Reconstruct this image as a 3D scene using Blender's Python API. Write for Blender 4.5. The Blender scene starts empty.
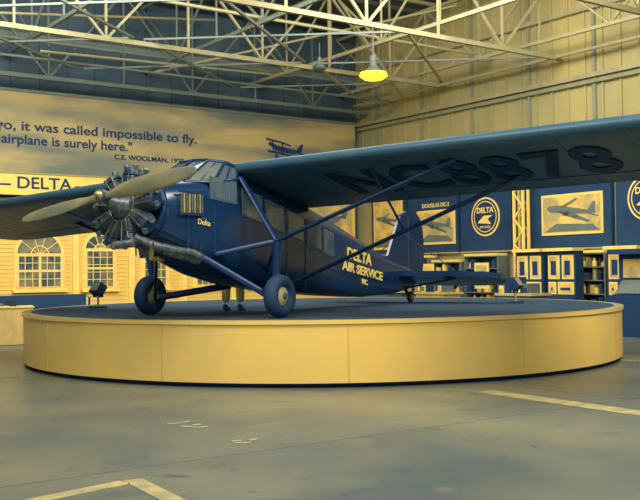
import bpy, math, random
from mathutils import Vector, Matrix
random.seed(7)
S=bpy.context.scene
try:
    S.view_settings.view_transform='Standard'
except Exception: pass
COL=S.collection

# ------------------------------------------------------------ materials
def lin(c):
    return tuple(((v/255)/12.92 if v/255<=0.04045 else ((v/255+0.055)/1.055)**2.4) for v in c)+(1,)
MATS={}
def mat(name,c,rough=.6,metal=0,c2=None,scale=4,stretch=(1,1,1),bump=0,emit=0,spec=.4,lo=.35,hi=.65,detail=6):
    if name in MATS: return MATS[name]
    m=bpy.data.materials.new(name); m.use_nodes=True
    nt=m.node_tree; b=nt.nodes['Principled BSDF']
    b.inputs['Base Color'].default_value=lin(c)
    b.inputs['Roughness'].default_value=rough
    b.inputs['Metallic'].default_value=metal
    b.inputs['Specular IOR Level'].default_value=spec
    tc=nt.nodes.new('ShaderNodeTexCoord'); mp=nt.nodes.new('ShaderNodeMapping')
    mp.inputs['Scale'].default_value=stretch
    nz=nt.nodes.new('ShaderNodeTexNoise'); nz.inputs['Scale'].default_value=scale; nz.inputs['Detail'].default_value=detail
    nt.links.new(tc.outputs['Object'],mp.inputs[0]); nt.links.new(mp.outputs[0],nz.inputs['Vector'])
    rp=nt.nodes.new('ShaderNodeValToRGB'); rp.name='ramp'
    rp.color_ramp.elements[0].position=lo; rp.color_ramp.elements[1].position=hi
    cc=c2 if c2 else tuple(min(255,v*1.06+1) for v in c)
    rp.color_ramp.elements[0].color=lin(c); rp.color_ramp.elements[1].color=lin(cc)
    nt.links.new(nz.outputs['Fac'],rp.inputs[0]); nt.links.new(rp.outputs[0],b.inputs['Base Color'])
    if bump:
        bp=nt.nodes.new('ShaderNodeBump'); bp.inputs['Strength'].default_value=bump; bp.inputs['Distance'].default_value=.02
        nt.links.new(nz.outputs['Fac'],bp.inputs['Height']); nt.links.new(bp.outputs[0],b.inputs['Normal'])
    if emit:
        b.inputs['Emission Color'].default_value=lin(c); b.inputs['Emission Strength'].default_value=emit
    MATS[name]=m; return m

NAVY=(14,54,94)
m_black=mat('gloss_black_paint',(9,44,78),.22,spec=.7)
m_wing=mat('wing_fabric',(46,82,102),.42,c2=(54,88,104),scale=2)
m_reg=mat('registration_paint',(8,42,80),.6,spec=.2)
m_cream=mat('cream_lettering',(255,216,112),.5)
m_glass=mat('cabin_glass',(56,82,98),.1,c2=(112,118,106),scale=1.5,spec=.9)
m_frame=mat('window_frame_paint',(72,92,100),.4)
m_metal=mat('bare_metal',(190,172,115),.34,metal=.6,c2=(225,195,110),scale=3)
m_prop=mat('propeller_alloy',(128,130,108),.4,metal=.35,c2=(176,164,112),scale=2)
m_engine=mat('engine_metal',(50,78,98),.38,metal=.3,c2=(116,120,106),scale=14)
m_fin=mat('engine_fin_metal',(130,130,106),.35,metal=.4,c2=(44,74,98),scale=9)
m_engd=mat('engine_dark',(12,48,84),.4,metal=.2)
m_tyre=mat('tyre_rubber',(22,54,84),.7)
m_wdisc=mat('wheel_disc',(165,156,112),.45)
m_strut=mat('strut_paint',(11,46,84),.3,spec=.5)
m_rim=mat('platform_panel',(226,192,106),.42,c2=(242,200,98),scale=.8)
m_seam=mat('panel_seam',(196,172,100),.6)
m_cope=mat('platform_coping',(160,152,106),.55)
m_carpet=mat('platform_carpet',(34,64,88),.95,c2=(50,76,94),scale=14)
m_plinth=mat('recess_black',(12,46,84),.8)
m_floor=mat('polished_concrete',(78,92,94),.34,c2=(124,124,102),scale=.5,lo=.34,hi=.68,detail=14)
nt=m_floor.node_tree; pb=nt.nodes['Principled BSDF']
def stain(scale,lo,hi,col,prev):
    tc=nt.nodes.new('ShaderNodeTexCoord'); nz=nt.nodes.new('ShaderNodeTexNoise'); nz.inputs['Scale'].default_value=scale; nz.inputs['Detail'].default_value=5; nz.inputs['Distortion'].default_value=.6
    r=nt.nodes.new('ShaderNodeMapRange'); r.inputs['From Min'].default_value=lo; r.inputs['From Max'].default_value=hi; r.inputs['To Max'].default_value=.7
    mx=nt.nodes.new('ShaderNodeMixRGB'); mx.inputs['Color2'].default_value=lin(col)
    nt.links.new(tc.outputs['Object'],nz.inputs['Vector']); nt.links.new(nz.outputs['Fac'],r.inputs['Value'])
    nt.links.new(r.outputs[0],mx.inputs['Fac']); nt.links.new(prev,mx.inputs['Color1']); return mx.outputs[0]
o_=stain(2.2,.6,.74,(54,76,90),nt.nodes['ramp'].outputs[0]); o_=stain(7,.66,.72,(48,72,88),o_); o_=stain(1.3,.62,.8,(140,134,102),o_)
nt.links.new(o_,pb.inputs['Base Color'])
m_joint=mat('floor_joint',(82,94,94),.6)
m_tape=mat('floor_tape',(190,170,104),.6,c2=(140,138,106),scale=6)
m_mark=mat('floor_mark',(160,150,106),.7)
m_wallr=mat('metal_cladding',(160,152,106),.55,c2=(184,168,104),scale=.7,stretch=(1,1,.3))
m_rib=mat('cladding_rib',(136,138,106),.55)
m_walll=mat('shaded_cladding',(56,80,96),.7,c2=(74,94,100),scale=.6)  # dark depth of the hall above the mural is put into this colour
m_ceil=mat('roof_deck',(66,88,98),.7,c2=(96,108,102),scale=.5)
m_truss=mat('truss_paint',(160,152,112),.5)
m_trussd=mat('truss_paint_shaded',(108,118,106),.5)  # darker copy of the truss colour; shade of the left side painted in
m_facade=mat('painted_clapboard',(240,200,104),.6,c2=(250,206,96),scale=2)
m_white=mat('white_trim',(255,214,112),.5)
m_pane=mat('window_pane',(62,86,96),.15,c2=(144,138,104),scale=2,lo=.4,hi=.6)
m_bb=mat('cloud_mural',(114,122,108),.6,c2=(192,170,108),scale=.55,stretch=(.45,1,2.4),lo=.40,hi=.62)
m_sign=mat('sign_cream',(255,212,100),.5)
m_navy=mat('banner_navy',(22,58,94),.7,c2=(30,66,98),scale=2)
m_ink=mat('print_ink',(18,54,92),.7)
m_inkm=mat('print_mid',(100,112,106),.7)
m_poster=mat('poster_print',(180,166,112),.5,c2=(245,204,104),scale=2.4,lo=.4,hi=.6)
m_store=mat('store_back',(50,76,94),.8,c2=(92,104,100),scale=3)
m_wood=mat('shelf_board',(190,168,104),.5)
m_cloth=mat('table_cloth',(206,178,106),.8)
m_skin=mat('skin',(196,166,104),.6)
m_khaki=mat('khaki_cloth',(255,228,135),.8)
m_shirt=mat('shirt_cloth',(70,96,110),.8)
m_hair=mat('hair',(30,66,100),.6)
m_lampglow=mat('lamp_glow',(255,190,30),.5,emit=6)

# ------------------------------------------------------------ mesh builder
class MB:
    def __init__(s): s.v=[]; s.f=[]; s.m=[]; s.sm=[]; s.ms=[]
    def mi(s,m):
        if m not in s.ms: s.ms.append(m)
        return s.ms.index(m)
    def add(s,vs,fs,m,smooth=False):
        o=len(s.v); s.v+= [tuple(v) for v in vs]; k=s.mi(m)
        for f in fs: s.f.append([i+o for i in f]); s.m.append(k); s.sm.append(smooth)
    def box(s,c,size,m,R=None):
        vs=[]
        for sx in(-.5,.5):
            for sy in(-.5,.5):
                for sz in(-.5,.5):
                    d=Vector((sx*size[0],sy*size[1],sz*size[2]))
                    if R: d=R@d
                    vs.append(Vector(c)+d)
        s.add(vs,[(0,1,3,2),(4,6,7,5),(0,4,5,1),(2,3,7,6),(0,2,6,4),(1,5,7,3)],m)
    def bb(s,x0,x1,y0,y1,z0,z1,m):
        s.box(((x0+x1)/2,(y0+y1)/2,(z0+z1)/2),(abs(x1-x0),abs(y1-y0),abs(z1-z0)),m)
    def frame(s,p0,p1,up=None):
        d=(Vector(p1)-Vector(p0)).normalized()
        u=Vector(up) if up else Vector((0,0,1))
        if abs(d.dot(u))>.98: u=Vector((1,0,0))
        a=d.cross(u).normalized(); b=a.cross(d).normalized()
        return d,a,b
    def beam(s,p0,p1,w,h,m,up=None):
        d,a,b=s.frame(p0,p1,up); vs=[]
        for p in(Vector(p0),Vector(p1)):
            vs+=[p+a*w/2+b*h/2,p-a*w/2+b*h/2,p-a*w/2-b*h/2,p+a*w/2-b*h/2]
        s.add(vs,[(0,1,2,3),(7,6,5,4),(0,4,5,1),(1,5,6,2),(2,6,7,3),(3,7,4,0)],m)
    def tube(s,p0,p1,r0,m,r1=None,seg=12,flat=1,up=None,smooth=True):
        r1=r0 if r1 is None else r1
        d,a,b=s.frame(p0,p1,up); vs=[]
        for p,r in((Vector(p0),r0),(Vector(p1),r1)):
            for i in range(seg):
                t=2*math.pi*i/seg; vs.append(p+a*math.cos(t)*r*flat+b*math.sin(t)*r)
        s.add(vs,[(i,(i+1)%seg,seg+(i+1)%seg,seg+i) for i in range(seg)],m,smooth)
        s.add(vs[:seg],[tuple(range(seg))[::-1]],m); s.add(vs[seg:],[tuple(range(seg))],m)
    def path(s,pts,r,m,seg=8):
        for a,b in zip(pts[:-1],pts[1:]): s.tube(a,b,r,m,seg=seg)
    def loft(s,rings,m,cap=True,smooth=True,closed=True):
        n=len(rings[0]); vs=[p for r in rings for p in r]; fs=[]
        for k in range(len(rings)-1):
            for i in range(n if closed else n-1):
                j=(i+1)%n; fs.append((k*n+i,k*n+j,(k+1)*n+j,(k+1)*n+i))
        s.add(vs,fs,m,smooth)
        if cap:
            s.add(rings[0],[tuple(range(n))[::-1]],m); s.add(rings[-1],[tuple(range(n))],m)
    def prism(s,poly,off,m,smooth=False):
        n=len(poly); off=Vector(off); a=[Vector(p) for p in poly]; b=[p+off for p in a]
        s.add(a+b,[tuple(range(n))[::-1],tuple(range(n,2*n))]+[(i,(i+1)%n,n+(i+1)%n,n+i) for i in range(n)],m,smooth)
    def torus(s,c,axis,R,r,m,seg=32,seg2=12,wide=1):
        ax=Vector(axis).normalized(); u=Vector((0,0,1)) if abs(ax.z)<.9 else Vector((1,0,0))
        a=ax.cross(u).normalized(); b=ax.cross(a); rings=[]
        for i in range(seg):
            t=2*math.pi*i/seg; d=a*math.cos(t)+b*math.sin(t)
            rings.append([Vector(c)+d*(R+r*math.cos(p))+ax*r*wide*math.sin(p) for p in[2*math.pi*j/seg2 for j in range(seg2)]])
        vs=[p for q in rings for p in q]
        s.add(vs,[(i*seg2+j,i*seg2+(j+1)%seg2,((i+1)%seg)*seg2+(j+1)%seg2,((i+1)%seg)*seg2+j) for i in range(seg) for j in range(seg2)],m,True)
    def sphere(s,c,r,m,sc=(1,1,1),seg=16,rings=10):
        R=[]
        for k in range(rings+1):
            ph=math.pi*k/rings
            R.append([Vector(c)+Vector((math.cos(2*math.pi*i/seg)*math.sin(ph)*r*sc[0],math.sin(2*math.pi*i/seg)*math.sin(ph)*r*sc[1],math.cos(ph)*r*sc[2])) for i in range(seg)])
        s.loft(R,m,cap=False)
    def xf(s,M,start=0):
        for i in range(start,len(s.v)): s.v[i]=tuple(M@Vector(s.v[i]))
    def make(s,name,parent=None,M=None):
        me=bpy.data.meshes.new(name); me.from_pydata(s.v,[],s.f)
        for m in s.ms: me.materials.append(m)
        me.polygons.foreach_set('material_index',s.m); me.polygons.foreach_set('use_smooth',s.sm)
        me.update()
        import bmesh
        bm=bmesh.new(); bm.from_mesh(me); bmesh.ops.recalc_face_normals(bm,faces=bm.faces); bm.to_mesh(me); bm.free()
        o=bpy.data.objects.new(name,me); COL.objects.link(o)
        if parent: o.parent=parent
        if M: o.matrix_world=M
        return o
def empty(name,M=None):
    e=bpy.data.objects.new(name,None); COL.objects.link(e)
    if M: e.matrix_world=M
    return e
def text_obj(name,body,size,m,M,parent=None,align='CENTER',ext=.004,offset=0,space=1,xscale=1,fit=None):
    cu=bpy.data.curves.new(name+'_c','FONT'); cu.body=body; cu.size=size; cu.align_x=align; cu.align_y='CENTER'
    cu.extrude=ext; cu.offset=offset; cu.space_character=space
    t=bpy.data.objects.new(name+'_t',cu); COL.objects.link(t)
    bpy.context.view_layer.update()
    me=bpy.data.meshes.new_from_object(t.evaluated_get(bpy.context.evaluated_depsgraph_get()))
    bpy.data.objects.remove(t)
    if fit:
        xs=[v.co.x for v in me.vertices]; xscale=fit/(max(xs)-min(xs))
    for v in me.vertices: v.co.x*=xscale
    me.materials.clear(); me.materials.append(m)
    o=bpy.data.objects.new(name,me); COL.objects.link(o)
    if parent: o.parent=parent
    o.matrix_local=M
    return o

# ------------------------------------------------------------ hall frame
HC=Vector((1.3,32.4,0))
HALL=Matrix.Translation(HC)@Matrix.Rotation(math.radians(35.5),4,'Z')
CEIL=9.6
b=MB(); b.bb(-30,.3,-36,.3,-.2,0,m_floor)
for i in range(5): b.bb(-30,.3,-33+i*7-.006,-33+i*7+.006,0,.0015,m_joint)
for i in range(4): b.bb(-25+i*7-.006,-25+i*7+.006,-36,.3,0,.0015,m_joint)
b.make('floor',M=HALL)
b=MB(); b.bb(-30,.3,-36,.3,CEIL,CEIL+.2,m_ceil)
for i in range(19): b.bb(-30,0,-34+i*1.8-.05,-34+i*1.8+.05,CEIL-.12,CEIL,m_trussd)
b.make('ceiling',M=HALL)
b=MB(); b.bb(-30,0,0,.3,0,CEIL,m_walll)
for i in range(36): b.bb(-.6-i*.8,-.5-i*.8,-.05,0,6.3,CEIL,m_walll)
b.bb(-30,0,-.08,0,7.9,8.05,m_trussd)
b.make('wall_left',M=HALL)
b=MB(); b.bb(0,.3,-36,.3,0,CEIL,m_wallr)
for i in range(60): b.bb(-.05,0,-.35-i*.55-.03,-.35-i*.55+.03,4.5,CEIL,m_wallr)
for i in range(12): b.bb(-.07,0,-1.2-i*2.2-.05,-1.2-i*2.2+.05,4.5,CEIL,m_rib)
for z in(6.35,8.1): b.bb(-.16,0,-36,0,z,z+.12,m_truss)
b.bb(-.14,0,-36,0,6.2,6.3,m_rib)
b.make('wall_right',M=HALL)

# roof trusses
def truss(mb,p0,p1,zb,zt,panel,m,w=.1):
    p0=Vector(p0);p1=Vector(p1);L=(p1-p0).length;n=max(2,round(L/panel))
    B=lambda k:(p0+(p1-p0)*k/n)+Vector((0,0,zb)); T=lambda k:(p0+(p1-p0)*k/n)+Vector((0,0,zt))
    mb.beam(B(0),B(n),w,w*1.1,m); mb.beam(T(0),T(n),w,w,m)
    for k in range(n):
        mb.beam(B(k),T(k),w*.5,w*.5,m)
        if k%2==0: mb.beam(B(k),T(k+1),w*.55,w*.55,m)
        else: mb.beam(T(k),B(k+1),w*.55,w*.55,m)
for i,t in enumerate((.7,4.6,9.0,13.0)):
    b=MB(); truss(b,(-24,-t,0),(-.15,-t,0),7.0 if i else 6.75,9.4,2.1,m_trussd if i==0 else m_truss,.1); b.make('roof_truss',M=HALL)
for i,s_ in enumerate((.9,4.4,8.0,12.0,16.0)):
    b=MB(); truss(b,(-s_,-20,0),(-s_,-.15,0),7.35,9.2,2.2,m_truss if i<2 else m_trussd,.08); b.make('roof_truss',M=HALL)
b=MB()
for sx in(0,5,10):
    for ty in(.7,4.6):
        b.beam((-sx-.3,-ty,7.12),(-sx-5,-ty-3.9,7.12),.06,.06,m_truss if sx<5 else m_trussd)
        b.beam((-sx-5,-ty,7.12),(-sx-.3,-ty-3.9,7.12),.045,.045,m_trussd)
for (p,q) in(((-.5,-3,6.9),(-9,-9,8.8)),((-3,-1,7.6),(-12,-3,6.9)),((-6,-.9,9),(-16,-4,7.1)),((-1,-6,9.0),(-8,-1,7.2))): b.tube(p,q,.035,m_truss,seg=8)
b.make('roof_wind_bracing',M=HALL)
b=MB(); b.tube((-24,-2.4,6.85),(-.2,-2.4,6.85),.035,m_trussd); b.tube((-.4,-20,7.0),(-.4,-.4,7.0),.05,m_truss)
b.tube((-24,-1.2,7.6),(-.2,-1.2,7.6),.05,m_trussd); b.tube((-24,-6.6,7.5),(-.2,-6.6,7.5),.04,m_truss); b.make('sprinkler_pipe',M=HALL)

# ------------------------------------------------------------ mural billboard
bill=empty('mural_billboard',HALL)
b=MB(); b.bb(-24,-.3,-.3,-.06,4.2,6.38,m_bb); b.bb(-24,-.3,-.33,-.06,6.38,6.46,m_trussd); b.make('mural_panel',bill)
RL=Matrix.Rotation(math.radians(90),4,'X')
def tl(s_,z,y=-.315): return Matrix.Translation((-s_,y,z))@RL
text_obj('quote_line_1','Years ago, it was called impossible to fly.',.36,m_ink,tl(6.3,5.46),bill,'RIGHT',offset=.006,fit=7.3)
text_obj('quote_line_2','But the airplane is surely here."',.36,m_ink,tl(8.4,5.09),bill,'RIGHT',offset=.006,fit=5.0)
text_obj('quote_line_3','C.E. WOOLMAN, 1929',.19,m_ink,tl(6.75,4.79),bill,'RIGHT',offset=.004,fit=2.2)
b=MB()
def P(pts,y=-.32): return [Vector((x,y,z)) for x,z in pts]
cx,cz=-3.15,5.42
for pts in([(-.72,.10),(-.66,.20),(-.3,.07),(.6,-.06),(.72,-.02),(.7,-.12),(.3,-.2),(-.35,-.12)],
           [(-.8,.33),(-.1,.22),(.28,.12),(.26,.08),(-.12,.16),(-.8,.26)],
           [(-.75,-.1),(-.1,-.17),(.3,-.26),(.28,-.3),(-.12,-.24),(-.75,-.17)],
           [(.5,-.04),(.72,.2),(.8,.18),(.74,-.08)],[(.45,-.1),(.85,-.16),(.85,-.2),(.45,-.16)],
           [(-.55,.28),(-.5,.28),(-.48,-.12),(-.53,-.12)],[(-.15,.2),(-.1,.2),(-.05,-.2),(-.1,-.2)],
           [(-.45,-.1),(-.41,-.1),(-.35,-.34),(-.39,-.34)],[(-.45,-.3),(-.38,-.25),(-.3,-.3),(-.32,-.4),(-.42,-.4)]):
    b.prism(P([(cx+x*.88,cz+z*.88) for x,z in pts]),(0,-.004,0),m_ink)
b.make('biplane_print',bill)

# ------------------------------------------------------------ heritage facade
fac=empty('heritage_facade',HALL)
XE=-3.2
b=MB(); b.bb(-16,XE,-.5,-.34,0,3.15,m_facade)
b.bb(-16,XE,-.56,-.34,0,.25,m_white)
for i in range(26): b.bb(-16,XE,-.512,-.5,.3+i*.11,.31+i*.11,m_seam)
b.bb(-16,XE,-.72,-.3,3.0,3.12,m_white); b.bb(-16,XE,-.8,-.3,3.12,3.2,m_cope); b.bb(-16,XE,-.6,-.3,2.86,3.0,m_white)
b.prism([(-16,-.34,3.2),(XE,-.34,3.2),(XE,-.06,3.55),(-16,-.06,3.55)],(0,-.03,0),m_seam)
for x in(-12.4,-10.2,-8.55,-6.9,-5.2,-3.4): b.bb(x-.09,x+.09,-.56,-.5,.25,2.86,m_white)
b.make('clapboard_wall',fac)
def window(xc,z0,z1,w,arch,cols,rows,name):
    b=MB(); y=-.53; zs=z1-(w/2 if arch else 0); n=14
    def outline(e,zb):
        pts=[(xc-w/2-e,zb),(xc+w/2+e,zb),(xc+w/2+e,zs if arch else z1+e)]
        if arch: pts+=[(xc+math.cos(math.pi*i/n)*(w/2+e),zs+math.sin(math.pi*i/n)*(w/2+e)) for i in range(1,n)]
        pts.append((xc-w/2-e,zs if arch else z1+e)); return [Vector((x,y,z)) for x,z in pts]
    b.prism(outline(.09,z0-.08),(0,.03,0),m_white)
    b.prism([p+Vector((0,-.01,0)) for p in outline(0,z0)],(0,.01,0),m_pane)
    for i in range(cols+1):
        x=xc-w/2+w*i/cols; ww=.07 if (i in(0,cols) or (cols==6 and i==3)) else .018
        b.bb(x-ww/2,x+ww/2,y-.035,y-.01,z0,zs,m_white)
    for j in range(rows+1):
        z=z0+(zs-z0)*j/rows; b.bb(xc-w/2,xc+w/2,y-.035,y-.01,z-.01,z+.01,m_white)
    b.bb(xc-w/2,xc+w/2,y-.04,y-.01,(z0+zs)/2-.03,(z0+zs)/2+.03,m_white)
    if arch:
        b.bb(xc-w/2,xc+w/2,y-.04,y-.01,zs-.04,zs+.04,m_white)
        for i in range(1,5):
            a=math.pi*i/5; b.beam((xc,y-.02,zs),(xc+math.cos(a)*w/2,y-.02,zs+math.sin(a)*w/2),.018,.022,m_white,up=(0,1,0))
        for r in(w*.2,):
            pts=[Vector((xc+math.cos(math.pi*i/n)*r,y-.025,zs+math.sin(math.pi*i/n)*r)) for i in range(n+1)]
            for p,q in zip(pts[:-1],pts[1:]): b.beam(p,q,.025,.022,m_white,up=(0,1,0))
    b.bb(xc-w/2-.14,xc+w/2+.14,y-.1,y+.02,z0-.14,z0-.06,m_white)
    b.make(name,fac)
window(-13.3,1.15,2.5,.9,False,3,6,'window_0')
window(-11.2,1.14,2.6,1.2,True,6,4,'window_1')
window(-9.5,1.12,2.55,.82,True,4,5,'window_2')
window(-7.82,1.12,2.5,.72,False,4,6,'window_3')
window(-6.1,1.12,2.5,.8,False,4,6,'window_4')
window(-4.3,1.12,2.5,.8,False,4,6,'window_5')
sg=empty('airline_sign',HALL)
b=MB(); b.bb(-16,-9.25,-.5,-.34,3.6,4.16,m_sign); b.bb(-16,-9.2,-.53,-.34,4.16,4.2,m_cope)
b.bb(-16,-11.95,-.51,-.5,3.84,3.89,m_ink); b.bb(-10.2,-9.5,-.51,-.5,3.84,3.89,m_ink)
for x in(-15,-12.5,-10): b.bb(x-.04,x+.04,-.5,-.34,3.15,3.6,m_cope)
b.make('sign_board',sg)
text_obj('sign_letters','DELTA',.44,m_ink,tl(11.05,3.91,-.51),sg,fit=1.5,offset=.006)

# ------------------------------------------------------------ right wall banners
RR=Matrix.Rotation(math.radians(-90),4,'Z')@Matrix.Rotation(math.radians(90),4,'X')
def tr(t,z,x=-.2): return Matrix.Translation((x,-t,z))@RR
def rp(pts,x): return [Vector((x,-t,z)) for t,z in pts]
def circ(t,z,r,n=40): return [(t+math.cos(2*math.pi*i/n)*r,z+math.sin(2*math.pi*i/n)*r) for i in range(n)]
def plane_art(b,t,z,k,m,x):
    for pts in([(-1,.1),(-.92,.2),(-.5,.2),(.5,.03),(.98,-.06),(.96,-.12),(.4,-.12),(-.4,-.06),(-.9,.0)],
               [(-.55,.02),(-.1,.0),(.75,-.34),(.68,-.4),(-.35,-.12)],[(-.45,.16),(-.2,.14),(.3,.38),(.2,.4)],
               [(.66,-.02),(.86,.26),(.98,.26),(.96,-.08)],[(.7,-.08),(1.1,-.2),(1.08,-.24),(.66,-.12)],
               [(-.3,-.04),(-.1,-.04),(-.08,-.16),(-.34,-.14)],[(.1,-.12),(.3,-.14),(.3,-.26),(.04,-.22)]):
        b.prism(rp([(t+a*k,z+c*k) for a,c in pts],x),(-.004,0,0),m)
edges=[0.9,2.75,5.1,7.25,10.6,12.6,16]
for i in range(6):
    b=MB(); e0,e1=edges[i],edges[i+1]
    b.bb(-.16,-.02,-e1+.07,-e0-.07,2.0,4.5,m_navy)
    b.bb(-.17,-.02,-e1+.07,-e0-.07,4.47,4.52,m_cope); b.bb(-.17,-.02,-e1+.07,-e0-.07,1.96,2.0,m_cope)
    b.make('hanging_banner',M=HALL)
def framed(t0,t1,z0,z1,name,cap=None):
    e=empty(name,HALL); b=MB()
    b.bb(-.19,-.165,-t1,-t0,z0,z1,m_white); b.bb(-.195,-.19,-t1+.06,-t0-.06,z0+.06,z1-.06,m_poster)
    b.prism(rp([(t0+.1,z0+.08),(t1-.1,z0+.08),(t1-.3,z0+.25),(t0+.5,z0+.3)],-.1955),(-.002,0,0),m_inkm)
    plane_art(b,(t0+t1)/2,(z0+z1)/2+.08,(t1-t0)*.4,m_inkm,-.198)
    b.make('poster_panel',e)
    if cap: text_obj('poster_caption',cap,.17,m_cream,tr((t0+t1)/2,z1+.14,-.18),e,offset=.004)
framed(3.25,4.95,2.25,3.3,'airliner_poster','DOUGLAS DC-2')
framed(8.3,10.3,2.35,3.42,'airliner_poster')
framed(1.1,2.55,2.15,3.9,'airliner_poster')
e=empty('aviation_mural_panel',HALL); b=MB(); b.bb(-3.0,-.35,-.3,-.06,0,4.1,m_facade); b.bb(-2.8,-.5,-.32,-.3,2.2,3.95,m_poster)
for pts in([(-2.6,2.9),(-1.2,3.3),(-.8,3.3),(-1.1,3.1),(-2.4,2.75)],[(-2,3.0),(-1.6,2.6),(-1.45,2.62),(-1.6,3.05)],[(-1,3.25),(-.75,3.6),(-.65,3.6),(-.75,3.2)]):
    b.prism([Vector((x,-.322,z)) for x,z in pts],(0,-.003,0),m_inkm)
b.make('mural_board',e)
for t in(6.2,11.6):
    z=2.98 if t<10 else 3.15
    e=empty('round_logo_sign',HALL); b=MB()
    b.prism(rp(circ(t,z,.56),-.165),(-.02,0,0),m_white); b.prism(rp(circ(t,z,.51),-.186),(-.004,0,0),m_ink)
    b.prism(rp(circ(t,z,.45),-.19),(-.004,0,0),m_sign); b.prism(rp(circ(t,z,.42),-.194),(-.003,0,0),m_ink)
    b.prism(rp([(t-.3,z-.17),(t-.05,z+.03),(t+.3,z+.03),(t+.1,z-.07),(t+.25,z-.22)],-.197),(-.003,0,0),m_sign)
    b.make('logo_disc',e); text_obj('logo_letters','DELTA',.22,m_cream,tr(t,z+.18,-.2),e,offset=.006)
    text_obj('logo_lower_letters','AIR LINES',.1,m_cream,tr(t,z-.3,-.2),e)
for t in(7.95,14.5):
    b=MB()
    for a in(-.16,.16):
        for c in(-.1,.1): b.bb(-.6+c-.03,-.6+c+.03,-t+a-.03,-t+a+.03,0,4.7,m_white)
    for k in range(13):
        z=.1+k*.34; q=1 if k%2 else -1
        b.beam((-.72,-t-.14*q,z),(-.72,-t+.14*q,z+.34),.05,.03,m_white); b.beam((-.5,-t-.14*q,z),(-.5,-t+.14*q,z+.34),.04,.03,m_truss)
    b.bb(-.8,-.4,-t-.25,-t+.25,0,.05,m_truss); b.bb(-.8,0,-t-.25,-t+.25,4.7,4.85,m_truss)
    b.make('lattice_column',M=HALL)
# shop shelving
pal=[mat('goods_%d'%i,c,.5) for i,c in enumerate([(20,54,88),(34,66,92),(90,106,102),(200,172,96),(255,210,100),(150,146,104),(16,50,86),(255,216,110)])]
def shelf(t0,t1,x,h,name='shop_shelf'):
    b=MB(); d=.4
    b.bb(x,x+.03,-t1,-t0,0,h,m_store)
    for t in(t0,t1): b.bb(x-d,x,-t-.02,-t+.02,0,h,m_inkm)
    n=5
    for k in range(n+1):
        z=.12+k*(h-.15)/n; b.bb(x-d,x,-t1,-t0,z,z+.03,m_inkm)
        if k<n:
            t=t0+.05
            while t<t1-.16:
                w=random.uniform(.06,.2); hh=random.uniform(.12,(h-.15)/n-.05); g=random.choice(pal)
                if random.random()<.3:
                    b.tube((x-.25,-t-w/2,z+.03),(x-.25,-t-w/2,z+.03+hh*.7),w*.45,g,seg=10); b.tube((x-.25,-t-w/2,z+.03+hh*.7),(x-.25,-t-w/2,z+.03+hh),w*.2,g,seg=8)
                else: b.bb(x-d+.05,x-.05,-t-w,-t,z+.03,z+.03+hh,g)
                t+=w+random.uniform(.01,.06)
    b.bb(x-d-.02,x,-t1,-t0,h,h+.07,m_white)
    b.make(name,M=HALL)
for t0,t1,h in((.6,2.3,1.8),(2.5,4.1,1.85),(4.3,5.5,1.7),(5.7,7.0,1.85),(8.3,9.3,1.8),(9.4,10.6,1.85),(10.8,12.2,1.8),(12.3,13.4,1.85),(13.5,14.1,1.8)): shelf(t0,t1,-.15,h)
for t0,x in((3.4,-2.2),(6.0,-2.4),(9.0,-2.4)):
    b=MB(); b.bb(x-.35,x+.35,-t0-1.2,-t0,.82,.88,m_wood); b.bb(x-.3,x+.3,-t0-1.12,-t0-.08,0,.82,random.choice(pal[1:4]))
    t=t0+.06
    while t<t0+1.0:
        w=random.uniform(.08,.2); h=random.uniform(.15,.5); g=random.choice(pal)
        b.bb(x-.25,x+.2,-t-w,-t,.88,.88+h,g); b.bb(x-.26,x-.25,-t-w+.02,-t-.02,.9,.88+h*.6,random.choice(pal)); t+=w+.04
    b.make('merchandise_table',M=HALL)
for t0,x in((2.4,-1.7),(5.3,-1.6),(7.2,-1.35)):
    b=MB(); b.tube((x,-t0,0),(x,-t0,.04),.22,m_ink); b.tube((x,-t0,.04),(x,-t0,1.1),.02,m_ink)
    b.bb(x-.03,x,-t0-.26,-t0+.26,.95,1.65,m_white); b.bb(x-.036,x-.03,-t0-.2,-t0+.2,1.02,1.58,m_poster)
    b.bb(x-.038,x-.034,-t0-.12,-t0+.1,1.15,1.42,m_ink); b.make('poster_stand',M=HALL)
for t0 in(8.7,9.75,11.6):   # exhibit booths: framed prints on a dark cabinet with header
    x=-1.15; b=MB()
    b.bb(x,x+.3,-t0-.45,-t0+.45,0,1.9,m_navy); b.bb(x-.12,x,-t0-.45,-t0+.45,0,.75,m_ink); b.bb(x-.14,x+.3,-t0-.47,-t0+.47,1.9,1.98,m_white)
    for a,c,z0,z1 in((-.4,-.04,1.2,1.8),(.04,.4,1.2,1.8),(-.4,.1,.82,1.13),(.16,.4,.82,1.13)):
        b.bb(x-.02,x,-t0+a,-t0+c,z0,z1,m_white); b.bb(x-.026,x-.02,-t0+a+.04,-t0+c-.04,z0+.04,z1-.04,m_poster)
        b.bb(x-.03,x-.026,-t0+a+.1,-t0+c-.09,z0+.1,z1-.14,m_ink)
    b.make('exhibit_booth',M=HALL)
b=MB(); x=-2.6; t=13.1
b.bb(x-.35,x+.35,-t-.45,-t+.45,0,.9,m_ink); b.bb(x-.1,x+.3,-t-.45,-t+.45,.9,1.75,m_ink)
b.prism([(x-.35,-t-.38,.92),(x-.1,-t-.38,1.2),(x-.1,-t+.38,1.2),(x-.35,-t+.38,.92)],(.02,0,-.01),m_inkm)
b.bb(x-.12,x-.1,-t-.33,-t+.33,1.25,1.65,m_poster); b.bb(x-.4,x+.35,-t-.48,-t+.48,1.75,1.85,m_ink)
b.make('information_kiosk',M=HALL)

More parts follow.
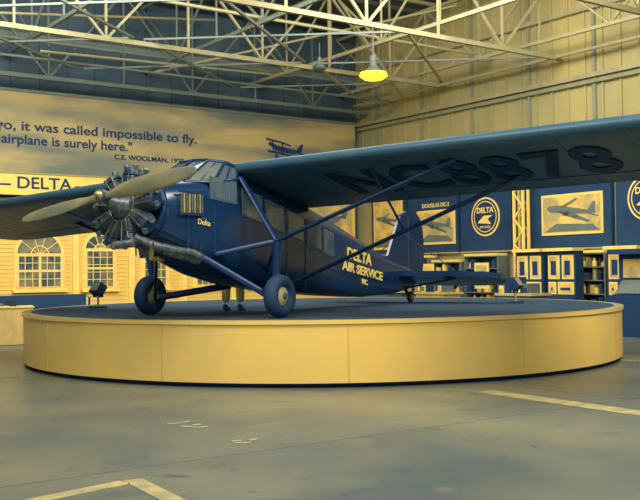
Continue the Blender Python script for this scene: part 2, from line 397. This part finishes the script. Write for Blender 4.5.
# ------------------------------------------------------------ platform
PC=Vector((0.03,17,0)); PR=5.1; PH=.85
b=MB(); n=144
def ring(r,z): return [Vector((math.cos(2*math.pi*i/n)*r,math.sin(2*math.pi*i/n)*r,z)) for i in range(n)]
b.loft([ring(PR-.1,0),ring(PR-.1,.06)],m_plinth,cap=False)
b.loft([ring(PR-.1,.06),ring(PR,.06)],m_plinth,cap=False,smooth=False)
b.loft([ring(PR,.06),ring(PR,.79)],m_rim,cap=False)
b.loft([ring(PR,.79),ring(PR+.025,.80),ring(PR+.025,.85)],m_rim,cap=False,smooth=False)
b.loft([ring(PR+.025,.85),ring(PR-.12,.85)],m_cope,cap=False,smooth=False)
b.loft([ring(PR-.12,.85),ring(.01,.85)],m_carpet,cap=False,smooth=False)
for i in range(13):
    a=math.radians(273.5+360/13*i); c=Vector((math.cos(a),math.sin(a),0))*(PR)
    b.box(c+Vector((0,0,.425)),(.01,.012,.73),m_seam,Matrix.Rotation(a,3,'Z'))
b.make('display_platform',M=Matrix.Translation(PC))

# ------------------------------------------------------------ aeroplane
AX=Vector((-1.514,13.257,PH))
YAW=math.atan2(-.829,-.559)
PL=Matrix.Translation(AX)@Matrix.Rotation(YAW,4,'Z')
plane=empty('vintage_monoplane',PL)
st=[(1.42,.36,1.04,1.80),(1.2,.42,.95,1.82),(.85,.5,.80,1.83),(.2,.555,.57,1.98),(-.5,.56,.42,1.9),(-1.1,.555,.345,1.80),(-1.7,.53,.29,1.66),(-2.6,.45,.22,1.42),(-3.54,.35,.17,1.15),(-4.8,.2,.18,.80),(-5.6,.09,.26,.66),(-5.95,.04,.34,.58)]
def interp(x):
    for a,c in zip(st[:-1],st[1:]):
        if c[0]<=x<=a[0]:
            k=(a[0]-x)/(a[0]-c[0]); return [a[j]+(c[j]-a[j])*k for j in range(4)]
    return st[-1]
def section(x,e=4.5,N=40):
    _,hw,zb,zt=interp(x); zc=(zb+zt)/2; hh=(zt-zb)/2; r=[]
    if x>1.0: e=2.3+ (1.42-x)*3
    for i in range(N):
        a=2*math.pi*i/N; ca,sa=math.cos(a),math.sin(a)
        r.append(Vector((x,hw*math.copysign(abs(ca)**(2/e),ca),zc+hh*math.copysign(abs(sa)**(2/e),sa))))
    return r
b=MB(); xs=[1.42,1.3,1.2,1.05,.85,.5,.2,-.1,-.5,-.8,-1.1,-1.4,-1.7,-2.1,-2.6,-3.05,-3.54,-4.2,-4.8,-5.2,-5.6,-5.95]
b.loft([section(x) for x in xs],m_black)
def side_quad(x0,x1,zc0,zc1,h,m,out=.012,sides=(1,-1),name=None):
    for sd in sides:
        y0=(interp(x0)[1]+out)*sd; y1=(interp(x1)[1]+out)*sd
        b.prism([(x0,y0,zc0-h/2),(x1,y1,zc1-h/2),(x1,y1,zc1+h/2),(x0,y0,zc0+h/2)],(0,-.02*sd,0),m)
zw=lambda x:1.60+.235*(x-.1)
for x0,x1 in((-.02,-.42),(-.54,-.94),(-1.06,-1.46),(-1.58,-1.98),(-2.08,-2.38)):
    side_quad(x0+.02,x1-.02,zw(x0),zw(x1),.38,m_frame,.008); side_quad(x0,x1,zw(x0),zw(x1),.34,m_glass,.014)
side_quad(.62,.12,1.73,1.68,.30,m_frame,.008); side_quad(.59,.38,1.73,1.705,.25,m_glass,.014); side_quad(.35,.15,1.70,1.68,.25,m_frame,.014)
for x in(-1.02,-1.52): side_quad(x+.006,x-.006,zw(x)-.45,zw(x)-.45,.9,m_ink,.006)
side_quad(.8,-1.0,1.33,.93,.012,m_frame,.006); side_quad(-1.0,-2.6,.93,.62,.012,m_frame,.006)
for x in(1.0,.8,.55): side_quad(x+.004,x-.004,1.2,1.2,.7,m_ink,.006)
for k in range(9):
    x=1.14-k*.04
    side_quad(x,x-.018,1.5,1.5,.24,m_metal if k%2 else m_engine,.05,sides=(1,-1))
side_quad(1.17,.79,1.645,1.645,.03,m_engd,.06); side_quad(1.17,.79,1.36,1.36,.03,m_engd,.06)
b.make('fuselage',plane)
# windscreen canopy
b=MB()
lower=[(.98,0,1.83),(.9,.33,1.80),(.55,.52,1.80),(.1,.545,1.86)]
upper=[(.36,0,2.14),(.34,.25,2.13),(.2,.42,2.10),(-.05,.44,2.05)]
for sd in(1,-1):
    L_=[Vector((x,y*sd,z)) for x,y,z in lower]; U_=[Vector((x,y*sd,z)) for x,y,z in upper]
    for i in range(3):
        b.add([L_[i],L_[i+1],U_[i+1],U_[i]],[(0,1,2,3)],m_glass)
        b.tube(L_[i],L_[i+1],.022,m_black,seg=8); b.tube(U_[i],U_[i+1],.028,m_black,seg=8)
    for i in range(4): b.tube(L_[i],U_[i],.02,m_black,seg=8)
    for i in range(3): b.tube((L_[i]+L_[i+1])/2,(U_[i]+U_[i+1])/2,.01,m_black,seg=6)
    b.add([U_[0],U_[1],U_[2],U_[3],Vector((-.3,0,2.08))],[(0,1,2,3,4)],m_black)
b.make('windscreen',plane)
# wing
LEx,LEz,CH,INC=.02,1.99,1.88,math.radians(11.5)
SP=7.0; DP=.021
af=[(0,.035),(.012,.065),(.05,.095),(.12,.12),(.25,.135),(.4,.13),(.6,.1),(.8,.058),(1,.008),(1,0),(.8,0),(.6,0),(.4,0),(.25,0),(.12,0),(.05,.006),(.012,.018)]
def wz(y): return y*DP if y>0 else y*.048
def wpt(c,h,y,k=1,off=0):
    cc=off+c*CH*k
    return Vector((LEx-cc*math.cos(INC)+h*CH*k*math.sin(INC),y,LEz-cc*math.sin(INC)+h*CH*k*math.cos(INC)-.04+wz(y)))
b=MB(); rings=[]; ys=[-SP,-SP+.1,-SP+.3,-SP+.6,-SP+1]+[-5.6+i*.4 for i in range(29)]+[SP-1,SP-.6,SP-.3,SP-.1,SP]
for y in ys:
    a=abs(y); k=1 if a<=SP-1 else max(.25,math.sqrt(max(0,1-((a-SP+1)/1.03)**2)))
    rings.append([wpt(c,h*k,y,k,(1-k)*CH*.4) for c,h in af])
b.loft(rings,m_wing)
for i in range(-16,17):
    y=i*.38
    if abs(y)<.6: continue
    b.prism([wpt(.06,-.001,y-.008),wpt(.97,-.001,y-.008),wpt(.97,-.001,y+.008),wpt(.06,-.001,y+.008)],(0,0,-.002),m_wing)
for sd in(1,-1): b.prism([wpt(.78,-.001,3.0*sd),wpt(.79,-.001,3.0*sd),wpt(.79,-.001,5.9*sd),wpt(.78,-.001,5.9*sd)],(0,0,-.003),m_reg)
b.make('wing',plane)
ex=Vector((0,1,DP)).normalized()
ey=Vector((math.cos(INC),0,math.sin(INC))).normalized()
ez=ex.cross(ey)
def wing_text_M(y,c):
    p=wpt(c,-.004,y)+Vector((0,0,-.008)); return Matrix(((ex.x,ey.x,ez.x,p.x),(ex.y,ey.y,ez.y,p.y),(ex.z,ey.z,ez.z,p.z),(0,0,0,1)))
text_obj('registration_letters','NC8878',1.35,m_reg,wing_text_M(3.5,.5),plane,offset=.03,fit=3.75,space=1.08)
# lift struts and gear
b=MB()
for sd in(1,-1):
    ap=(.05,1.18*sd,1.02)
    wp=lambda c,y:tuple(wpt(c,0,y*sd))
    b.tube(ap,wp(.2,3.6),.055,m_strut,flat=.45,up=(1,0,0)); b.tube((-1.15,.5*sd,.42),wp(.68,4.1),.06,m_strut,flat=.45,up=(1,0,0))
    b.tube(wp(.2,2.4),(Vector((-1.15,.5*sd,.42))+(Vector(wp(.68,4.1))-Vector((-1.15,.5*sd,.42)))*.53),.022,m_strut,flat=.6)
    b.tube(ap,(.0,.54*sd,1.9),.055,m_strut,flat=.5,up=(1,0,0))
    b.tube(ap,(.5,.5*sd,.85),.035,m_strut,flat=.6); b.tube(ap,(-.6,.5*sd,.62),.035,m_strut,flat=.6)
    b.tube(ap,(.0,1.12*sd,.55),.055,m_strut); b.tube((.0,1.12*sd,.6),(0,1.1*sd,.27),.032,m_metal)
    b.tube((0,1.08*sd,.25),(.72,.36*sd,.86),.045,m_strut,flat=.6); b.tube((0,1.08*sd,.25),(-.85,.36*sd,.42),.05,m_strut,flat=.6)
    b.tube((0,1.03*sd,.27),(0,1.24*sd,.27),.035,m_metal)
b.make('struts_and_gear_legs',plane)
for sd,nm in((1,'port_wheel'),(-1,'starboard_wheel')):
    b=MB(); y=1.175*sd; R=.29
    b.torus((0,y,R),(0,1,0),R-.09,.09,m_tyre,seg=40,seg2=14,wide=1.15)
    for q in(1,-1):
        b.tube((0,y,R),(0,y+.085*q,R),.2,m_wdisc,r1=.07,seg=32); b.tube((0,y+.06*q,R),(0,y+.115*q,R),.05,m_engine,r1=.035,seg=16)
    b.torus((0,y,R),(0,1,0),.2,.02,m_engine,seg=32,seg2=8,wide=3)
    b.make(nm,plane)
# tail
b=MB()
def smoothpoly(pts,it=2):
    for _ in range(it):
        o=[]
        for i in range(len(pts)):
            p=Vector(pts[i]);q=Vector(pts[(i+1)%len(pts)]); o+=[p*.75+q*.25,p*.25+q*.75]
        pts=o
    return pts
fin=smoothpoly([(-4.75,-.025,.66),(-5.1,-.025,1.25),(-5.4,-.025,1.70),(-5.85,-.025,1.76),(-6.2,-.025,1.6),(-6.3,-.025,1.0),(-6.2,-.025,.5),(-5.95,-.025,.36),(-5.3,-.025,.5)])
b.prism(fin,(0,.05,0),m_black)
b.bb(-5.66,-5.645,-.03,.03,.66,1.66,m_frame)
stb=smoothpoly([(-4.95,0,.56),(-5.1,.7,.56),(-5.2,1.5,.55),(-5.4,1.92,.52),(-5.8,1.95,.44),(-6.05,1.7,.37),(-6.15,.6,.36),(-5.95,0,.40),(-6.15,-.6,.36),(-6.05,-1.7,.37),(-5.8,-1.95,.44),(-5.4,-1.92,.52),(-5.2,-1.5,.55),(-5.1,-.7,.56)])
b.prism([p+Vector((0,0,-.05)) for p in stb],(0,0,.09),m_black)
for sd in(1,-1):
    b.tube((-5.4,.08*sd,.28),(-5.45,1.1*sd,.46),.018,m_strut); b.tube((-5.5,.02*sd,1.3),(-5.5,1.2*sd,.5),.008,m_strut,seg=6)
b.tube((-5.5,0,.3),(-5.72,0,.12),.03,m_strut); b.torus((-5.75,0,.11),(0,1,0),.075,.035,m_tyre,seg=20,seg2=8); b.tube((-5.75,-.04,.11),(-5.75,.04,.11),.05,m_metal)
b.make('tail_unit',plane)
# engine
b=MB(); k=9
b.tube((-.22,0,0),(.05,0,0),.22,m_engine,seg=24); b.tube((.05,0,0),(.22,0,0),.18,m_engine,r1=.1,seg=24); b.tube((.22,0,0),(.34,0,0),.09,m_engine,r1=.05,seg=20)
b.tube((-.3,0,0),(-.16,0,0),.38,m_engd,r1=.34,seg=28)
for i in range(k):
    a=2*math.pi*i/k+math.pi/2; d=Vector((0,math.cos(a),math.sin(a))); tn=Vector((0,-math.sin(a),math.cos(a)))
    b.tube(d*.17,d*.38,.085,m_engd,seg=16)
    for j in range(10): b.tube(d*(.2+j*.018),d*(.207+j*.018),.112,m_engine if j%2 else m_fin,seg=16)
    b.tube(d*.385,d*.475,.118,m_engd,r1=.09,seg=16)
    for j in range(4): b.tube(d*(.395+j*.02),d*(.402+j*.02),.12-.007*j,m_fin,seg=16)
    for q in(-1,1):
        b.tube(d*.42+tn*.055*q+Vector((.02,0,0)),d*.51+tn*.08*q+Vector((.05,0,0)),.036,m_engine,seg=10)
        b.tube(d*.18+tn*.03*q+Vector((.1,0,0)),d*.45+tn*.055*q+Vector((.115,0,0)),.01,m_fin,seg=6)
    b.path([d*.43+Vector((-.05,0,0)),d*.44+Vector((-.14,0,0)),d*.38+Vector((-.18,0,0))],.035,m_engd)
    b.tube(d*.14+Vector((.1,0,0)),d*.14+Vector((.13,0,0)),.018,m_fin,seg=6)
b.torus((-.18,0,0),(1,0,0),.4,.045,m_engd,seg=40,seg2=10)
b.torus((.1,0,0),(1,0,0),.19,.012,m_fin,seg=30,seg2=6)
b.xf(Matrix.Translation((1.6,0,1.44))@Matrix.Rotation(math.radians(-12),4,'Y')@Matrix.Scale(1.06,4))
b.path([(1.42,.1,1.05),(1.3,.3,.9),(1.05,.42,.82),(.8,.46,.76)],.05,m_engine); b.path([(1.62,-.2,1.06),(1.75,-.1,.96),(1.9,.1,.96),(1.8,.3,.98)],.05,m_engine)
b.path([(1.72,.25,1.06),(1.6,.42,.96),(1.3,.52,.9),(1.0,.56,.86),(.85,.58,.8)],.05,m_engine)
b.path([(1.6,.42,.95),(1.5,.3,.8),(1.2,.2,.78)],.03,m_metal)
b.tube((1.35,0,1.02),(1.3,.0,.82),.07,m_engine)
b.make('radial_engine',plane)
# propeller
b=MB()
b.tube((-.06,0,0),(.08,0,0),.075,m_engine,seg=20); b.tube((.08,0,0),(.14,0,0),.05,m_metal,r1=.02,seg=16)
for q in(1,-1):
    rg=[]
    for r,c,t,tw in((.06,.07,.05,55),(.16,.1,.05,50),(.3,.17,.035,40),(.5,.21,.028,30),(.75,.22,.02,22),(1.1,.19,.014,17),(1.35,.14,.01,14),(1.47,.07,.008,13)):
        w=math.radians(tw)*1; ring_=[]
        for i in range(14):
            a=2*math.pi*i/14; u=math.cos(a)*c/2; v=math.sin(a)*t
            ring_.append(Vector((u*math.sin(w)*q+v*math.cos(w),r*q,u*math.cos(w)-v*math.sin(w)*q)))
        rg.append(ring_)
    b.loft(rg,m_prop)
b.xf(Matrix.Translation((2.0,0,1.56))@Matrix.Rotation(math.radians(-12),4,'Y')@Matrix.Rotation(math.radians(9),4,'X'))
b.make('propeller',plane)
def side_M(x,z,sd=1):
    x0,x1=x+.5,x-.5; p=Vector((x,interp(x)[1]+.012,z))
    ex=Vector((x1-x0,interp(x1)[1]-interp(x0)[1],-.13)).normalized(); ez=Vector((0,1,0)); ez=(ez-ex*ez.dot(ex)).normalized(); ey=ez.cross(ex)
    return Matrix(((ex.x,ey.x,ez.x,p.x),(ex.y,ey.y,ez.y,p.y),(ex.z,ey.z,ez.z,p.z),(0,0,0,1)))
text_obj('airline_letters','DELTA',.25,m_cream,side_M(-3.3,.84),plane,offset=.008,fit=.95)
text_obj('service_letters','AIR SERVICE',.2,m_cream,side_M(-3.45,.6),plane,offset=.006,fit=1.6)
text_obj('inc_letters','INC.',.12,m_cream,side_M(-3.5,.42),plane,offset=.004)
text_obj('nose_script','Delta',.1,m_cream,side_M(.75,1.26),plane)

# ------------------------------------------------------------ floodlights on platform
for (x,y,r) in((-4.02,17.2,-40),(3.5,17.1,60)):
    b=MB(); b.bb(-.14,.14,-.1,.1,0,.03,m_ink); b.tube((0,0,.03),(0,0,.22),.02,m_metal,seg=10)
    R=Matrix.Rotation(math.radians(-35),3,'X')
    b.box((0,0,.34),(.24,.16,.2),m_ink,R); b.box(Vector((0,0,.34))+R@Vector((0,-.085,0)),(.2,.01,.16),m_cope,R)
    for q in(-.13,.13): b.beam((q,0,.2),(q,0,.36),.015,.03,m_ink)
    b.beam((-.13,0,.2),(.13,0,.2),.03,.02,m_ink)
    b.make('floodlight',M=Matrix.Translation((x,y,PH))@Matrix.Rotation(math.radians(r),4,'Z'))

# ------------------------------------------------------------ table at left
e=empty('skirted_table',Matrix.Translation((-6.85,20.2,0))@Matrix.Rotation(math.radians(20),4,'Z'))
b=MB(); N=60
per=[]
for i in range(N):
    f=i/N*4; sd=int(f); k=f-sd; c=[(-.7,-.4),(.7,-.4),(.7,.4),(-.7,.4)]; p=Vector(c[sd]+(0,)); q=Vector(c[(sd+1)%4]+(0,)); v=p.lerp(q,k)
    per.append(v)
b.loft([[Vector((p.x*(1.03+(.05 if i%2 else 0)),p.y*(1.05+(.08 if i%2 else 0)),.01)) for i,p in enumerate(per)],[Vector((p.x,p.y,.78)) for p in per]],m_cloth,smooth=False)
b.bb(-.72,.72,-.42,.42,.78,.8,m_white); b.make('table_skirt',e)
b=MB(); b.tube((.3,0,.8),(.3,0,.92),.07,m_ink,r1=.15); b.tube((0,.1,.8),(0,.1,.86),.12,m_inkm); b.tube((-.4,0,.8),(-.4,0,.98),.05,m_ink); b.make('bowls',e)
b=MB(); b.bb(-12.9,-10.3,-2.0,-1.5,.35,.45,m_ink); b.bb(-12.8,-12.5,-1.95,-1.55,0,.35,m_ink); b.bb(-10.7,-10.4,-1.95,-1.55,0,.35,m_ink)
b.bb(-12.9,-10.3,-1.52,-1.46,.45,.95,m_navy); b.make('bench',M=HALL)
for x,y in((-5.2,21.4),(-4.2,22.6)):
    b=MB(); b.tube((0,0,0),(0,0,.03),.16,m_ink); b.tube((0,0,.03),(0,0,.95),.025,m_ink); b.sphere((0,0,.97),.04,m_metal); b.make('stanchion',M=Matrix.Translation((x,y,0)))

# ------------------------------------------------------------ floor markings
def strip(pts,w,m,name):
    b=MB()
    for p,q in zip(pts[:-1],pts[1:]): b.beam((p[0],p[1],.003),(q[0],q[1],.003),w,.004,m)
    b.make(name)
strip([(-2.6,5.35),(-1.38,6.66)],.14,m_tape,'floor_tape_line')
strip([(-1.34,6.74),(-.7,5.7)],.14,m_tape,'floor_tape_line')
strip([(1.95,11.4),(5.2,6.45)],.28,m_tape,'floor_tape_line')
strip([(4.6,15.2),(7.5,13.2)],.12,m_tape,'floor_tape_line')
b=MB()
for x,y,w,r in((-1.42,9.25,.16,.3),(-1.28,9.05,.12,-.4),(-1.15,9.0,.14,.2),(-.68,8.15,.14,.1),(-.6,8.3,.1,.9),(-1.34,9.32,.12,.9),(-1.2,9.15,.1,.8),(-.74,8.25,.1,.4)):
    b.box((x,y,.003),(w,.05,.004),m_mark,Matrix.Rotation(r,3,'Z'))
b.make('floor_paint_marks')

# ------------------------------------------------------------ man standing behind the fuselage
man=empty('standing_man',Matrix.Translation((-1.40,15.25,PH))@Matrix.Rotation(math.radians(20),4,'Z'))
def skin(name,verts,edges,rad,m,sub=2):
    me=bpy.data.meshes.new(name); me.from_pydata(verts,edges,[]); o=bpy.data.objects.new(name,me); COL.objects.link(o); o.parent=man
    me.materials.append(m); md=o.modifiers.new('Skin','SKIN'); md.use_smooth_shade=True
    for i,r in enumerate(rad):
        d=me.skin_vertices[0].data[i]; d.radius=(r,r) if not isinstance(r,tuple) else r; d.use_root=(i==0)
    sb=o.modifiers.new('Sub','SUBSURF'); sb.levels=sub; sb.render_levels=sub
    return o
skin('trousers',[(0,0,.92),(0,0,1.02),(.1,0,.86),(.11,-.01,.5),(.12,.01,.12),(-.1,0,.86),(-.11,-.01,.5),(-.12,.01,.12)],
     [(0,1),(0,2),(2,3),(3,4),(0,5),(5,6),(6,7)],[(.15,.11),(.15,.11),.095,.08,.07,.095,.08,.07],m_khaki)
skin('shirt',[(0,0,1.0),(0,0,1.2),(0,0,1.4),(0,0,1.47),(.19,0,1.42),(.25,.02,1.14),(.26,-.08,.93),(-.19,0,1.42),(-.25,.02,1.14),(-.26,-.08,.93)],
     [(0,1),(1,2),(2,3),(2,4),(4,5),(5,6),(2,7),(7,8),(8,9)],[(.16,.11),(.165,.11),(.15,.11),.07,.065,.05,.04,.065,.05,.04],m_shirt)
skin('head',[(0,0,1.45),(0,-.005,1.54),(0,-.02,1.6),(0,-.01,1.68),(0,0,1.73)],[(0,1),(1,2),(2,3),(3,4)],[.055,.055,(.075,.085),(.085,.1),(.06,.07)],m_skin)
b=MB(); b.sphere((0,.012,1.69),.098,m_hair,(.95,1.1,.9)); b.make('hair',man)
b=MB()
b.prism([(-.014,-.11,1.595),(.014,-.11,1.595),(0,-.128,1.6),(0,-.1,1.65)],(0,.02,0),m_skin)
for q in(-1,1):
    b.sphere((.032*q,-.1,1.645),.012,m_ink); b.sphere((.088*q,0,1.63),.03,m_skin,(.35,.7,1.1))
b.sphere((0,-.098,1.565),.022,m_inkm,(1,.4,.25)); b.make('face_features',man)
for q in(1,-1):
    vs=[(.26*q,-.09,.92),(.262*q,-.1,.87),(.262*q,-.105,.83)]; ed=[(0,1),(1,2)]
    skin('palm',vs,ed,[.026,(.02,.038),(.018,.036)],m_skin,1)
    for j in range(4):
        yy=-.135+j*.021; l=(.065,.075,.07,.055)[j]
        skin('finger_%d'%j,[(.262*q,yy,.82),(.256*q,yy-.004,.82-l*.5),(.242*q,yy-.004,.82-l)],[(0,1),(1,2)],[.009,.0085,.007],m_skin,1)
    skin('thumb',[(.258*q,-.13,.88),(.245*q,-.155,.85),(.24*q,-.16,.82)],[(0,1),(1,2)],[.011,.01,.008],m_skin,1)
b=MB()
for q in(1,-1):
    rg=[]
    for y,w,h in((.07,.03,.07),(.05,.042,.11),(-.03,.045,.09),(-.12,.05,.055),(-.18,.04,.04),(-.2,.015,.025)):
        rg.append([Vector((.12*q+math.cos(a)*w,y,max(0,h*.5+math.sin(a)*h*.5))) for a in[2*math.pi*i/12 for i in range(12)]])
    b.loft(rg,m_ink)
b.make('shoes',man)

# ------------------------------------------------------------ high bay lamps
for i,(x,y,z) in enumerate(((1.41,24,6.42),(.05,24.6,6.75))):
    b=MB(); b.tube((0,0,.5),(0,0,1.2),.02,m_trussd,seg=8); b.tube((0,0,.22),(0,0,.5),.1,m_trussd,seg=16)
    b.loft([[Vector((math.cos(a)*r,math.sin(a)*r,zz)) for a in[2*math.pi*j/28 for j in range(28)]] for r,zz in((.1,.24),(.2,.14),(.34,.06))],m_trussd,cap=False)
    g=m_lampglow if i==0 else m_frame
    b.loft([[Vector((math.cos(a)*r,math.sin(a)*r,zz)) for a in[2*math.pi*j/28 for j in range(28)]] for r,zz in((.33,.06),(.35,-.02),(.24,-.1),(.02,-.13))],g)
    b.make('high_bay_lamp',M=Matrix.Translation((x,y,z)) @ Matrix.Scale(1 if i==0 else .55,4))
# ------------------------------------------------------------ lights
def area(name,loc,tgt,size,e,c=(1,.95,.86)):  # area lamps added out of view for brightness, not real fixtures
    l=bpy.data.lights.new(name,'AREA'); l.shape='RECTANGLE'; l.size=size[0]; l.size_y=size[1]; l.energy=e; l.color=c
    o=bpy.data.objects.new(name,l); COL.objects.link(o); o.location=loc
    o.rotation_euler=(Vector(tgt)-Vector(loc)).to_track_quat('-Z','Y').to_euler()
area('added_area_light',(-3,8,8.8),(-1,14,1),(5,3),700)
area('added_area_light',(6,8,8.0),(2,14,.4),(5,3),1050)
area('added_area_light',(-6,17,8.6),(-8,27,2),(6,3),1050)  # added wash for the left wall
area('added_area_light',(3,19,8.8),(6,29,3),(6,3),850)  # added wash for the right wall
area('added_area_light',(0,2,6.5),(0,12,.4),(6,2),420)  # added front light to brighten the platform rim
area('added_area_light',(-1,18,8.8),(-1,19,0),(5,4),300)
w=bpy.data.worlds.new('World'); S.world=w; w.use_nodes=True
w.node_tree.nodes['Background'].inputs[0].default_value=(.70,.87,1,1); w.node_tree.nodes['Background'].inputs[1].default_value=.45

# ------------------------------------------------------------ camera
cd=bpy.data.cameras.new('camera'); cd.lens=951/640*36; cd.sensor_width=36; cd.clip_end=200
cam=bpy.data.objects.new('camera',cd); COL.objects.link(cam)
cam.matrix_world=Matrix.Translation((0,0,1.45))@Matrix.Rotation(math.radians(90+1.33),4,'X')@Matrix.Rotation(math.radians(-.7),4,'Z')
S.camera=cam
